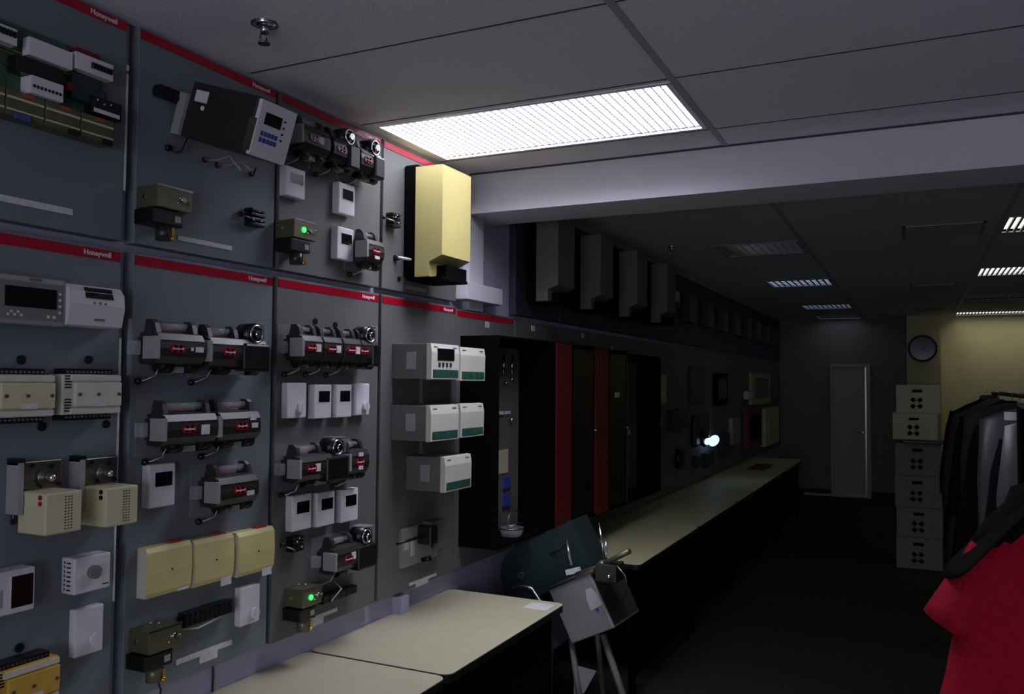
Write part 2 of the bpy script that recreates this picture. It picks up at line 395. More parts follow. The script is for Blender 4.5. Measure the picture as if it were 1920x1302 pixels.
for (yy, z, lb) in ((4.674, .907, 'pale paper tag under the first red cabinet stripe'), (5.4, .905, 'pale paper tag under the second red cabinet stripe'), (6.0, .885, 'pale paper tag under the end of the black cabinets'),
                    (3.74, 1.975, 'pale round paper tag above the open black cabinet'), (4.30, 1.99, 'small pale paper tag above the first red cabinet stripe'), (5.08, 1.99, 'small pale paper tag above the second red cabinet stripe'), (5.66, 1.93, 'pale paper tag above the last black cabinet')):
    if z < 1: strip(yy-.09, yy+.09, z, .012, lb, .004, extra=(yy-.03, yy+.03, .02))
    else: strip(yy-.02, yy+.02, z, .03, lb, .004)
tag(MB().box(0, .004, 0, .006, 0, .32).box(0, .004, -.001, .007, .33, .345).build('white_strip', M['paper'], loc=(-.004, 1.592, 2.2)), 'thin white strip in the gap right of the circuit board panel', 'strip')
tag(MB().box(0, .004, 0, .006, 0, .7).build('white_strip', M['paper'], loc=(-.004, 1.592, 1.1)), 'thin white strip in the gap right of the lower left board', 'strip')

def grommet(y, z, lb, r=.011):
    o = MB().cyl((0, 0, 0), (.005, 0, 0), r, 18).build('grommet', M['black']); o.location = (0, y, z)
    return tag(o, lb, 'grommet', 'black cable grommets')
for y, z, lb in ((1.315, 1.734, 'black grommet above the cream controller at the left edge'), (1.497, 1.739, 'black grommet above the right cream controller'), (1.373, 1.573, 'black grommet under the left cream controller'),
                 (1.555, 1.571, 'black grommet under the right cream controller'), (1.333, 1.051, 'black grommet above the amber controller'), (2.94, 2.113, 'black grommet under the tall yellow cover'),
                 (2.405, 1.90, 'black grommet above the three joined actuators, left one'), (2.52, 1.895, 'black grommet above the three joined actuators, right one')):
    grommet(y, z, lb)

# ------------------------------------------------------------------ devices
def actuator(y, z, w, label, drum=False, logo=.5, sticker=None, legs=1, cap=True, cable=True, solo=True, s=1.0, group='black actuators on the boards'):
    """dark direct coupled actuator: body, ears, clear shaft, lobes, grey end cap, red plate"""
    t = thing('valve_actuator', label, 'actuator', (0, y, z), group)
    h = w/2
    bx('mounting_plate', 'clear', t, 0, .004, -h-(.022 if cap and solo else 0), h, -.075*s, .08*s)
    bx('bracket', 'dkgrey', t, 0, .022, -h+.01, h-.01, -.03*s, .03*s)
    pr = [(.02, -.042), (.02, .042), (.06, .047), (.08, .040), (.092, .022), (.095, 0), (.092, -.022), (.08, -.040), (.06, -.047)]
    pr = [(a, b*s) for a, b in pr]
    MB().prism(pr, -h, h, 'y', smooth=False).prism([(.081, .0392*s), (.0935, .0225*s), (.0945, .0225*s), (.083, .041*s)], -h+.003, h-.003).build('body', M['brown'], t)
    for yy in (-h+.012, h-.022 if not drum else .0):
        MB().prism([(.02, .04*s), (.07, .044*s), (.062, .07*s), (.05, .08*s), (.03, .08*s)], yy, yy+.016).build('ear', M['dkgrey'], t)
    MB().cyl((.045, -h+.028, .062*s), (.045, (h-.022 if not drum else 0), .062*s), .011, 12).build('shaft_tube', M['clear'], t)
    MB().box(.03, .036, -h+.03, h*.6, .05*s, .058*s).build('wire_strip', M['orange'], t)
    for q in (-h*.35, h*.75):
        MB().cyl((.05, q-.022, -.048*s), (.05, q+.022, -.048*s), .02*s, 14).build('lobe', M['black'], t)
    bx('bottom_clip', 'grey', t, .035, .06, -h*.02, h*.45, -.066*s, -.05*s)
    if cap:
        bx('end_cap', 'grey', t, .045, .1, -h-.012, -h, -.03*s, .032*s, bev=.002)
        if solo: bx('conduit_collar', 'clear', t, .01, .04, -h-.035, -h-.01, -.02*s, .02*s, bev=.004)
    if cable:
        for i in range(legs):
            y0 = -h+.005+i*(w*.5)
            b = MB().tube([(.06, y0+.03, -.05*s), (.045, y0+.028, -.075*s), (.02, y0+.015, -.088*s), (.011, y0, -.09*s)], .003)
            b.build('cable', M['steel'], t); MB().ball((.011, y0, -.09*s), .010).build('cable_grommet', M['black'], t)
    c = (-h+w*logo)
    MB().cyl((.0945, c-.014, 0), (.0975, c-.014, 0), .0115, 16).cyl((.0945, c+.014, 0), (.0975, c+.014, 0), .0115, 16).box(.0945, .0975, c-.014, c+.014, -.0115, .0115).build('badge', M['red'], t, 'red badge')
    text('Honeywell', .009, t, (.098, c, 0))
    for q in (sticker or []):
        bx('sticker', 'paper', t, .094, .0965, q[0], q[0]+q[2], q[1], q[1]+q[3])
    if drum:
        yy = h-.045
        MB().cyl((.03, yy, .06*s), (.085, yy, .06*s), .034, 20).build('motor_drum', M['black'], t)
        MB().cyl((.086, yy, .06*s), (.10, yy, .06*s), .012, 14).torus((.088, yy, .06*s), .026, .004).build('drum_core', M['chrome'], t)
        MB().box(.03, .09, h-.006, h-.002, .04*s, .09*s).box(.03, .09, yy-.01, h-.004, .094*s, .097*s).build('drum_shield', M['clear'], t)
        bx('motor_housing', 'black', t, .02, .102, 0.01, h+.004, -.055*s, .03*s, bev=.008)
    return t
A = actuator
A(1.722, 1.775, .165, 'dark actuator alone at the left of the top actuator row, red badge and white dot', sticker=[(.045, -.008, .028, .015), (.028, -.005, .008, .01)], logo=.38)
A(1.945, 1.772, .235, 'wide dark actuator with a round chrome motor, top right of the three-cover board', drum=True, solo=False, logo=.3, sticker=[])
A(1.765, 1.552, .19, 'dark actuator with a square white sticker, left of the middle actuator pair', sticker=[(.03, -.018, .03, .028)], logo=.42, group='black actuators on the boards')
A(1.955, 1.552, .165, 'dark actuator with two small white stickers, right of the middle actuator pair', solo=False, sticker=[(.035, .016, .025, .013), (.042, -.008, .025, .015)], cap=True)
A(1.952, 1.36, .165, 'dark actuator right of the lone white thermostat, with one white sticker', sticker=[(.03, -.02, .03, .014)])
A(2.285, 2.512, .15, 'dark actuator under the top red stripe, just right of the white keypad box', sticker=[(.012, -.012, .024, .024)], logo=.4)
A(2.45, 2.512, .14, 'dark actuator with round motor, middle of the top row under the red stripe', drum=True, cap=False, logo=.3)
A(2.61, 2.512, .14, 'dark actuator at the right end of the top row, nearest to the yellow cover', drum=True, cap=False, logo=.3)
A(2.642, 2.18, .11, 'short dark actuator with tilted white tag beside the lowest upper thermostat', sticker=[(-.01, -.03, .03, .012)], logo=.5, s=1.0)
A(2.285, 1.80, .105, 'dark actuator with red and white badge, left of the joined row of four', sticker=[(.012, -.012, .026, .026)], logo=.4)
A(2.395, 1.80, .105, 'dark actuator with red and white badge, second in the joined row of four', sticker=[(.012, -.012, .026, .026)], cap=False, logo=.4)
A(2.508, 1.80, .105, 'dark actuator with red and white badge, third in the joined row of four', sticker=[(.012, -.012, .026, .026)], cap=False, logo=.4)
A(2.615, 1.80, .10, 'plain dark actuator with chrome motor at the right end of the joined row of four', drum=True, cap=False, logo=.1, cable=False)
A(2.355, 1.395, .25, 'wide dark actuator with a round chrome motor, below the four white thermostats', drum=True, logo=.22, sticker=[(-.05, -.012, .026, .026)])
A(2.56, 1.395, .115, 'narrow dark actuator with white sticker above its badge, right of the wide one', solo=False, sticker=[(-.01, .02, .026, .014), (-.01, -.028, .026, .014)])
A(2.545, 1.055, .235, 'wide dark actuator with round motor above the short black terminal rail', drum=True, logo=.3, sticker=[(-.03, -.005, .025, .025)])

def thermostat(y, z, w, h, d, lb, scr=(.22, .86, .48, .81), m='white', lcd='screen', knob=None):
    t = thing('thermostat', lb, 'thermostat', (0, y, z), 'white thermostats')
    bx('housing', m, t, 0, d, -w/2, w/2, -h/2, h/2, bev=.004)
    if scr:
        a, b, c, e = [(-w/2+w*scr[0]), (-w/2+w*scr[1]), (-h/2+h*scr[2]), (-h/2+h*scr[3])]
        bx('bezel', 'white', t, d-.001, d+.0012, a-.003, b+.003, c-.004, e+.002)
        bx('display', lcd, t, d, d+.002, a, b, c, e)
    if knob:
        MB().cyl((d, knob[0]*w, knob[1]*h), (d+.012, knob[0]*w, knob[1]*h), .017, 24).box(d+.012, d+.014, knob[0]*w-.002, knob[0]*w+.002, knob[1]*h-.015, knob[1]*h+.015).build('setpoint_knob', M[m], t)
    return t
T = thermostat
T(1.72, 1.395, .092, .12, .03, 'white thermostat alone, left of the lower single actuator')
T(2.255, 2.362, .1, .102, .03, 'white thermostat with olive display under the white keypad box', lcd='lcd', scr=(.22, .86, .48, .81))
T(2.54, 2.362, .098, .115, .032, 'white thermostat under the dark actuator row near the yellow cover', scr=(.22, .86, .48, .81))
T(2.536, 2.195, .098, .12, .032, 'white thermostat beside the short actuator at the bottom of the upper board', scr=(.22, .86, .48, .81))
T(2.285, 1.622, .098, .12, .028, 'plain white room sensor with a round knob, left of the row of four', scr=None, knob=(.15, -.22))
T(2.42, 1.616, .095, .12, .032, 'white thermostat, second from the left in the row of four')
T(2.542, 1.616, .092, .12, .032, 'white thermostat, third from the left in the row of four')
T(2.658, 1.62, .085, .12, .032, 'plain white room sensor with a round knob, right of the row of four', scr=None, knob=(.15, -.22))
T(2.316, 1.24, .1, .12, .032, 'white thermostat, left one of the row of three')
T(2.447, 1.235, .1, .12, .032, 'white thermostat, middle one of the row of three')
T(2.588, 1.23, .1, .12, .032, 'white thermostat, right one of the row of three')
T(2.08, .982, .085, .12, .028, 'plain white room sensor with a knob under the right cream cover', scr=None, knob=(.15, -.22))
T(1.505, 1.05, .083, .12, .024, 'tall white room sensor with a low knob, bottom of left edge board', scr=None, knob=(.15, -.2))
t = T(1.29, 1.198, .09, .1, .05, 'white wall device with a square black window at the left edge', scr=(.35, .93, .14, .86))
bx('side_vent_text', 'grey', t, .05, .0506, -.04, -.033, -.03, .01)
t = thing('thermostat', 'square white thermostat with a grey round dial on the left edge board', 'thermostat', (0, 1.49, 1.2), 'white thermostats')
bx('housing', 'white', t, 0, .05, -.052, .052, -.045, .045, bev=.004)
MB().cyl((.05, .0, .004), (.062, 0, .004), .017, 24).build('dial', M['bezel'], t)
v = MB()
for k in range(7): v.box(.012, .016, -.0526, -.052, -.036+k*.011, -.030+k*.011); v.box(.022, .036, -.0526, -.052, -.036+k*.011, -.032+k*.011)
v.build('side_vents', M['dkgrey'], t); bx('logo_mark', 'dkgrey', t, .05, .0506, .028, .046, -.034, -.031)
# big wall controller at the left edge and its neighbour
t = thing('wall_controller', 'large pale wall controller with a wide dark display, cut by the left edge', 'controller', (0, 1.292, 1.87))
bx('housing', 'grey', t, 0, .055, -.115, .1, -.055, .06, bev=.008)
bx('face', 'bezel', t, .054, .057, -.1, .088, -.043, .046); bx('display', 'screen', t, .056, .059, -.058, .07, -.014, .033)
b = MB()
for k in range(4): b.cyl((.057, .079, .024-k*.015), (.06, .079, .024-k*.015), .0035, 10)
for k in range(5): b.cyl((.057, -.05+.008*k, -.03+(.004 if k % 2 else -.003)), (.059, -.05+.008*k, -.03+(.004 if k % 2 else -.003)), .003, 8)
b.cyl((.057, .05, -.033), (.059, .05, -.033), .004, 10).cyl((.057, .065, -.033), (.059, .065, -.033), .004, 10)
b.build('button_set', M['white'], t); bx('logo_plate', 'chrome', t, .055, .057, -.0, .03, .05, .056)
t = thing('wall_controller', 'white thermostat module with a small dark display, right of the large wall controller', 'controller', (0, 1.468, 1.872))
MB().prism([(0, -.052), (0, .052), (.05, .052), (.066, .035), (.07, .0), (.06, -.048), (.05, -.052)], -.078, .08).build('housing', M['white'], t)
b = MB().box(-.001, .001, -.035, .045, -.014, .014); o = b.build('display', M['screen'], t); o.location = (.0655, 0, .033); o.rotation_euler = (0, -.35, 0)
b = MB()
for k in range(3): b.cyl((.0685, -.01+k*.016, .008), (.0705, -.01+k*.016, .008), .0035, 10)
b.build('button_set', M['bezel'], t); bx('logo_mark', 'midgrey', t, .062, .0645, -.005, .025, -.036, -.030)
bx('flap_seam', 'grey', t, .069, .0703, -.078, .08, .001, .0018)
# cream controllers with terminal strips
def term_controller(y, z, w, h, m, lb, rot=0):
    t = thing('terminal_controller', lb, 'controller', (0, y, z), 'controllers with terminal strips')
    if rot: t.rotation_euler = (rot, 0, 0)
    bx('housing', m, t, 0, .05, -w/2, w/2, -h/2, h/2, bev=.003)
    bx('raised_cover', m, t, .05, .06, -w/2+.03, w/2-.002, -h/2+.02, h/2-.02, bev=.002)
    MB().box(.05, .056, -w/2+.02, w/2-.002, h/2-.016, h/2-.003).box(.05, .056, -w/2+.02, w/2-.002, -h/2+.003, -h/2+.016).build('label_band', M['white2'], t)
    v = MB()
    for a in (h*.16, -h*.42):
        for k in range(5): v.box(.05, .0515, -w/2+.006, -w/2+.024, a+k*.007, a+k*.007+.0035)
    v.build('vent_slots', M['hole'], t)
    for yy in (.01, -w/2+.04, w/2-.012): MB().cyl((.06, yy, 0), (.063, yy, 0), .0045, 10).build('cover_screw', M['steel'], t)
    bx('sticker', 'paper', t, .06, .0608, -.005, .035, -.03, -.018)
    for sgn in (1, -1):
        z0 = sgn*(h/2+.006)
        s = bx('terminal_strip', 'black', t, .0, .04, -w/2+.012, w/2-.018, z0-.008, z0+.008)
        b = MB()
        for k in range(12): yy = -w/2+.02+k*(w-.045)/11; b.cyl((.04, yy, z0), (.0415, yy, z0), .0035, 8)
        b.build('screw_row', M['chrome'], s)
term_controller(1.285, 1.649, .165, .1, 'cream', 'cream controller with black terminal strips, cut by the left edge')
term_controller(1.473, 1.651, .165, .1, 'white2', 'pale cream controller with black terminal strips, next to the board gap')
term_controller(1.322, .972, .16, .1, 'amber', 'amber controller with a black terminal strip in the lower left corner', rot=0)
# damper motors
def damper(y, z, lb):
    t = thing('damper_motor', lb, 'damper motor', (0, y, z), 'damper motors with cream boxes')
    bx('base_plate', 'steel', t, 0, .02, -.05, .06, .0, .09, bev=.003)
    MB().cyl((.02, .012, .05), (.032, .012, .05), .022, 20).build('hub_plate', M['steel'], t)
    MB().cyl((.032, .012, .05), (.05, .012, .05), .008, 12).ball((.05, .012, .05), .009).build('shaft', M['chrome'], t)
    b = MB()
    for a, c in ((-.02, .08), (.05, .03), (-.04, .02), (.03, .075), (-.0, .03)): b.cyl((.02, a, c), (.026, a, c), .005, 8)
    b.build('bolt_set', M['black'], t)
    bx('side_rail', 'grey', t, .0, .045, -.068, -.056, -.03, .09)
    bx('rail_clip', 'black', t, .0, .04, -.068, -.05, .085, .1)
    MB().tube([(.02, -.06, -.03), (.01, -.055, -.05), (.002, -.05, -.052)], .006).build('cable', M['black'], t)
    c = bx('cover_box', 'cream', t, .02, .12, -.052, .042, -.075, .022, bev=.004)
    v = MB()
    for a in range(3):
        for k in range(12): v.box(.12, .1207, -.004+a*.008, .0+a*.008, -.066+k*.0068, -.063+k*.0068)
    v.build('vent_slots', M['olive'], c)
    for zz in (.012, -.002): MB().cyl((.1, -.054, zz), (.1, -.05, zz), .006, 10).build('cover_screw', M['red' if 'left' in lb else 'black'], c)
damper(1.358, 1.402, 'damper motor with a cream slotted box, left of the pair')
damper(1.52, 1.397, 'damper motor with a cream slotted box, right of the pair beside the gap')
# cream covers row
for y, z, w, lb in ((1.745, 1.16, .155, 'square cream cover, left one of the row of three'), (1.912, 1.155, .155, 'square cream cover, middle one of the row of three'), (2.09, 1.149, .16, 'square cream cover, right one of the row of three')):
    t = thing('sensor_cover', lb, 'cover', (0, y, z), 'square cream covers')
    pr = [(0, -.068), (0, .068), (.03, .068), (.04, .055), (.043, 0), (.04, -.055), (.034, -.068)]
    MB().prism(pr, -w/2, w/2).build('cover', M['beige'], t)
    bx('edge_band', 'white2', t, .006, .036, -w/2-.0015, -w/2, -.066, .062)
    MB().cyl((.043, .005, 0), (.0445, .005, 0), .003, 10).build('screw', M['black'], t)
    MB().box(.008, .03, .01, .055, .068, .073).build('terminal_strip', M['orange'], t)
    bx('tag', 'paper', t, .036, .038, .03, .072, -.085 if z < 1.158 else -.068, -.06)
# terminal rail of black blocks
def term_rail(y, z, w, h, n, lb, vert=False, wire=None):
    t = thing('terminal_rail', lb, 'terminal block', (0, y, z), 'black terminal blocks')
    bx('din_rail', 'steel', t, 0, .006, -w/2, w/2, -.008, .008)
    for k in range(n):
        a = -w/2+k*w/n; MB().box(.006, .035, a+.001, a+w/n-.001, -h/2, h/2, bev=.0015).box(.035, .037, a+.003, a+w/n-.004, -h*.35, -h*.15).box(.035, .037, a+.003, a+w/n-.004, h*.15, h*.35).build('block', M['black'], t)
    if wire: MB().tube([Vector(p) for p in wire], .003).build('wire', M['white'], t)
    return t
t = term_rail(1.902, 1.0, .19, .04, 10, 'row of ten black terminal blocks under the cream covers', wire=[(.01, -.08, -.03), (.03, -.04, -.034), (.03, .02, -.026), (.02, .08, -.024)])
t.rotation_euler = (-.0, 0, 0)
term_rail(2.535, .915, .2, .03, 6, 'short black terminal rail with a pale looping wire at the bottom of the thermostat board', wire=[(.04, -.06, -.01), (.06, -.03, .03), (.02, -.02, .05)])
term_rail(1.72, 2.50, .09, .03, 4, 'short dark terminal rail left of the large keypad box')
def round_block(y, z, lb, s=1):
    t = thing('terminal_block', lb, 'terminal block', (0, y, z), 'black terminal blocks')
    for k in range(4): MB().box(0, .035, -.03*s, .03*s, (-.028+k*.015)*s, (-.016+k*.015)*s, bev=.003).build('block', M['black'], t)
    MB().ball((.036, -.012, .01), .004).ball((.036, .012, -.01), .004).ball((.036, .0, .02), .003).build('screw_set', M['chrome'], t)
    MB().tube([(.03, -.01, -.02), (.045, -.04, -.01), (.009, -.055, .004)], .003).build('wire', M['steel'], t); MB().ball((.009, -.055, .004), .008).build('cable_grommet', M['black'], t)
    return t
round_block(2.075, 2.21, 'small black terminal block right of the dark keypad box board, above a label')
round_block(2.3, 1.135, 'small black terminal block under the left thermostat of the row of three', .9)
o = round_block(2.87, 2.342, 'small black terminal block left of the tall yellow cover', 1.0)
# valves
def valve(y, z, lb, led=False, w=.11, plate='olive'):
    t = thing('solenoid_valve', lb, 'valve', (0, y, z), 'boxed solenoid valves')
    bx('control_box', plate, t, .0, .08, -w/2, w/2, .0, .06, bev=.002)
    MB().box(.078, .0815, -w/2-.002, w/2+.002, .058, .063).build('lid_edge', M['chrome' if w > .1 else 'steel'], t)
    if led: MB().cyl((.08, -.01, .03), (.084, -.01, .03), .009, 16).build('green_lamp', M['green_led'], t, 'glowing green lamp')
    MB().cyl((.08, .025, .032), (.088, .025, .032), .008, 12).ball((.085, .005, .02), .003).ball((.085, .012, .034), .003).tube([(.085, .03, .03), (.09, .04, .036), (.082, .045, .02)], .002).build('fittings', M['chrome'], t)
    MB().cyl((.03, -w/2-.003, .03), (.03, -w/2, .03), .006, 10).build('box_screw', M['chrome'], t)
    for q in ((.02, 0, .064), (.04, .01, .064)): MB().ball(q, .004).build('box_screw', M['chrome'], t)
    bx('solenoid', 'black', t, .0, .075, -w/2-.008, w/2-.025, -.045, -.004, bev=.003)
    bx('rating_label', 'grey', t, .075, .0765, w/2-.055, w/2-.035, -.034, -.016)
    MB().cyl((.05, -.01, -.085), (.05, -.01, -.045), .022, 16).build('stem_body', M['dkgrey' if 'upper' in lb else 'olive'], t)
    MB().cyl((.065, .0, -.08), (.08, .0, -.08), .007, 12).box(.066, .074, -.004, .006, -.078, -.05).build('brass_port', M['brass'], t)
    return t
valve(1.695, 2.16, 'tan boxed valve with black solenoid, left on the upper keypad board', w=.12)
valve(2.25, 2.165, 'upper boxed valve with a glowing green lamp, near the bottom of the thermostat board', led=True, w=.115)
valve(1.70, .955, 'chrome-edged boxed valve with a yellow brass port at the bottom of the three-cover board', w=.11)
valve(2.32, .93, 'lower boxed valve with a glowing green lamp at the bottom of the white thermostat board', led=True, w=.10)
# large keypad box
t = thing('flame_controller', 'large dark box with a white keypad front, tilted, under the top red stripe', 'controller', (0, 1.755, 2.40), rot=(0, .31, 0))
bx('body', 'brown', t, .03, .285, 0, .14, .0, .16, bev=.004)
bx('front_unit', 'white', t, .287, .30, .0, .145, .0, .155, bev=.003)
bx('hinge_plate', 'steel', t, .275, .298, -.004, .0, .01, .10)
bx('display', 'screen', t, .30, .302, .025, .09, .092, .125)
b = MB()
for i in range(5):
    for j in range(2): b.box(.30, .302, .022+i*.014, .032+i*.014, .06-j*.018, .073-j*.018)
b.build('keypad', M['blue'], t)
b = MB()
for j in range(4): b.cyl((.30, .103, .118-j*.018), (.302, .103, .118-j*.018), .0035, 8)
b.build('button_set', M['black'], t)
bx('rear_plate', 'grey', t, .0, .03, -.012, .0, .0, .12); bx('label_sheet', 'paper', t, .05, .1, -.001, .0, .105, .138)
MB().cyl((.09, -.003, .09), (.09, 0, .09), .007, 12).build('round_sticker', M['paper'], t)
for (y0, z0, y1, z1, m, lb) in ((1.78, 2.39, 1.734, 2.352, 'dkgrey', 'dark cable from the keypad box to the leftmost grommet'), (1.86, 2.33, 1.874, 2.352, 'grey', 'pale cable curving down from the keypad box hinge'),
                                (1.90, 2.34, 1.926, 2.348, 'grey', 'short pale cable under the keypad box hinge'), (2.03, 2.36, 2.071, 2.353, 'dkgrey', 'dark cable from the white keypad front to the right grommet')):
    t = thing('cable', lb, 'cable', (0, y1, z1), 'cables under the keypad box')
    dx = .03 if m == 'dkgrey' and y1 < 1.8 else (.06 if m == 'dkgrey' else .16)
    MB().tube([(.004, 0, 0), (dx*.35, .004+(y0-y1)*.4, -.008), (dx*.7, (y0-y1)*.7, -.004), (dx, (y0-y1), z0-z1-(.03 if dx > .1 else 0))], .0028).build('wire', M[m], t)
    MB().cyl((0, 0, 0), (.012, 0, 0), .009, 14).build('plug', M['black'], t)
# circuit boards at the upper left
t = thing('circuit_board_set', 'green circuit boards with white switch covers at the upper left edge', 'circuit board', (0, 1.33, 2.44))
bx('base_board', 'pcb', t, .0, .02, -.2, .17, -.075, .085)
bx('switch_cover', 'white', t, .03, .055, -.055, .058, .012, .055); bx('switch_cover', 'white', t, .03, .055, .068, .175, .022, .064); bx('switch_cover', 'white', t, .03, .055, -.2, -.085, .02, .058)
b = MB()
for k in range(7): b.box(.055, .062, .11+k*.009, .115+k*.009, .036, .05)
for k in range(6): b.box(.055, .062, -.14+k*.009, -.135+k*.009, .036, .05)
b.build('dip_switch', M['black'], t); bx('red_header', 'redpanel', t, .02, .05, .075, .14, .068, .078)
bx('connector', 'black', t, .02, .055, -.085, .035, -.035, .004, bev=.003)
c = bx('relay_cover', 'white', t, .02, .06, -.05, .032, -.078, -.036)
b = MB()
for k in range(8): b.box(.06, .062, -.046+k*.0096, -.041+k*.0096, -.064, -.057)
b.build('pin_row', M['black'], c)
bx('daughter_card', 'dkgreen', t, .02, .04, .07, .15, -.05, .01); bx('capacitor', 'redpanel', t, .02, .05, .052, .066, -.038, -.018)
b = MB()
for z in (.008, -.02, .016): b.box(.02, .027, -.2, .17, z, z+.004)
b.build('bus_bar', M['olive'], t)
t = thing('terminal_rail', 'long row of grey-brown terminal modules with orange tags under the circuit boards', 'terminal block', (0, 1.33, 2.325), 'black terminal blocks')
for k in range(4):
    a = -.2+k*.097
    s = bx('module', 'olive', t, 0, .05, a, a+.095, -.028, .034, bev=.002); bx('tag', 'orange', s, .05, .0515, a+.04, a+.065, .024, .032)
    MB().box(.05, .053, a+.002, a+.092, .012, .017).box(.05, .053, a+.002, a+.092, -.016, -.012).build('edge_strip', M['cream'], s)
    bx('plug', 'black' if k != 1 else 'blue', s, .05, .058, a+(.06 if k > 1 else .02), a+.085 if k > 1 else a+.055, -.034, -.02)
t = thing('relay_module', 'black relay module with a white label strip right of the circuit boards', 'relay', (0, 1.495, 2.388))
bx('body', 'black', t, 0, .05, -.045, .045, -.022, .024, bev=.003); bx('label_strip', 'white', t, .05, .052, -.04, .036, -.018, -.008)
MB().ball((.051, -.01, .008), .003).ball((.051, .01, .012), .003).ball((.051, -.03, .014), .003).build('indicator_set', M['chrome'], t)
MB().tube([(.02, .02, .024), (.02, .015, .05), (.01, -.02, .06)], .002).build('wire', M['black'], t)
# green-trimmed controllers
def plug_controller(y, z, lb, disp=False, w=.225, h=.146, d=.185):
    t = thing('plug_controller', lb, 'controller', (0, y, z), 'green-trimmed controllers')
    bx('body', 'midgrey', t, 0, d-.018, -w/2+.004, w/2-.004, -h/2+.002, h/2-.002, bev=.002)
    bx('side_label', 'grey', t, .07, .115, -w/2+.0025, -w/2+.004, -h*.22, h*.26)
    MB().prism([(d-.018, -h/2), (d-.018, h/2), (d, h/2-.002), (d+.006, h*.25), (d+.004, -h/2+.002)], -w/2, w/2).build('front_cover', M['white2'], t)
    f = MB()
    f.box(d+.003, d+.0055, -w/2+.012, w/2-.008, -h/2+.008, -h/2+.04); f.build('terminal_window', M['teal'], t)
    for k in range(4): MB().box(d+.0055, d+.008, -w/2+.03+k*.045, -w/2+.045+k*.045, -h/2+.012, -h/2+.036).build('terminal_plug', M['pcb'], t)
    MB().box(d+.0025, d+.004, -w/2+.02, -w/2+.05, h/2-.016, h/2-.013).box(d+.0025, d+.004, w/2-.05, w/2-.02, h/2-.016, h/2-.013).build('printed_mark', M['dkgrey'], t)
    if disp:
        bx('display', 'screen', t, d+.004, d+.0075, -w*.3, w*.3, .005, h/2-.02)
        b = MB()
        for k in range(4): b.box(d+.004, d+.007, -w*.26+k*.03, -w*.26+k*.03+.014, -.022, -.004)
        b.build('button_set', M['dkgrey'], t)
plug_controller(3.008, 1.771, 'green-trimmed controller with a dark display, top left of the five', True)
plug_controller(3.245, 1.766, 'green-trimmed controller without display, top right of the five')
plug_controller(3.008, 1.522, 'green-trimmed controller without display, left one of the middle pair')
plug_controller(3.245, 1.524, 'green-trimmed controller without display, right one of the middle pair', w=.21)
plug_controller(3.125, 1.308, 'green-trimmed controller alone at the bottom of the five')
for y in (3.008, 3.245):
    pass
# tall yellow cover and its far copies
t = thing('actuator_cover', 'tall yellow metal cover on a black back plate, hung beside the beam', 'cover', (0, 3.07, 2.12), 'tall covers on black back plates')
bx('back_plate', 'matblack', t, 0, .07, -.1, .115, 0, .475, bev=.01)
MB().prism([(.071, .0), (.071, .455), (.2, .455), (.2, .085), (.14, .06), (.14, .0)], -.12, .12).build('cover', M['yellow'], t)
MB().box(.075, .185, -.06, .115, -.0, .05).build('connector_block', M['matblack'], t)
MB().box(.02, .19, -.10, .115, -.012, .0).build('bottom_plate', M['matblack'], t)
YB = t
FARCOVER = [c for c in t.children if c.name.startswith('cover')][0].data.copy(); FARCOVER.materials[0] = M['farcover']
for y, z, lb in ((4.30, 2.13, 'tall dim cover past the beam, nearest of the far ones'), (4.97, 2.14, 'tall dim cover past the beam, second of the far ones'), (5.72, 2.15, 'tall dim cover past the beam, third of the far ones'), (6.5, 2.16, 'tall dim cover past the beam, farthest one')):
    c = copytree(YB, (0, y, z), lb)
    if y > 4:
        for ch in c.children:
            if ch.name.startswith('cover'):
                ch.data = FARCOVER
# small lever
t = thing('lever_switch', 'small white lever on a black pivot left of the yellow cover', 'lever', (0, 2.91, 2.197))
MB().cyl((0, 0, 0), (.02, 0, 0), .012, 14).build('pivot', M['black'], t); MB().cyl((.02, -.01, .0), (.045, .05, -.004), .006, 10).build('lever', M['white'], t)
# valve plate at the lower right board
t = thing('switch_plate', 'pale switch plate with a black rod, low beside the black cabinet', 'switch', (0, 3.1, .99))
bx('back_plate', 'grey', t, 0, .012, -.13, .16, -.07, .09); bx('block', 'midgrey', t, .012, .06, .03, .16, -.03, .1, bev=.004)
MB().cyl((.05, -.22, .05), (.05, .0, .05), .006, 10).build('rod', M['black'], t); bx('relay', 'black', t, .012, .08, -.01, .05, .01, .09, bev=.006)
bx('tag', 'paper', t, .012, .015, -.11, -.08, .0, .04); bx('tag', 'paper', t, .012, .015, -.06, -.035, -.03, .04)
MB().ball((.07, .02, .0), .008).cyl((.02, .02, -.06), (.06, .02, -.05), .01, 12).build('knob', M['black'], t)

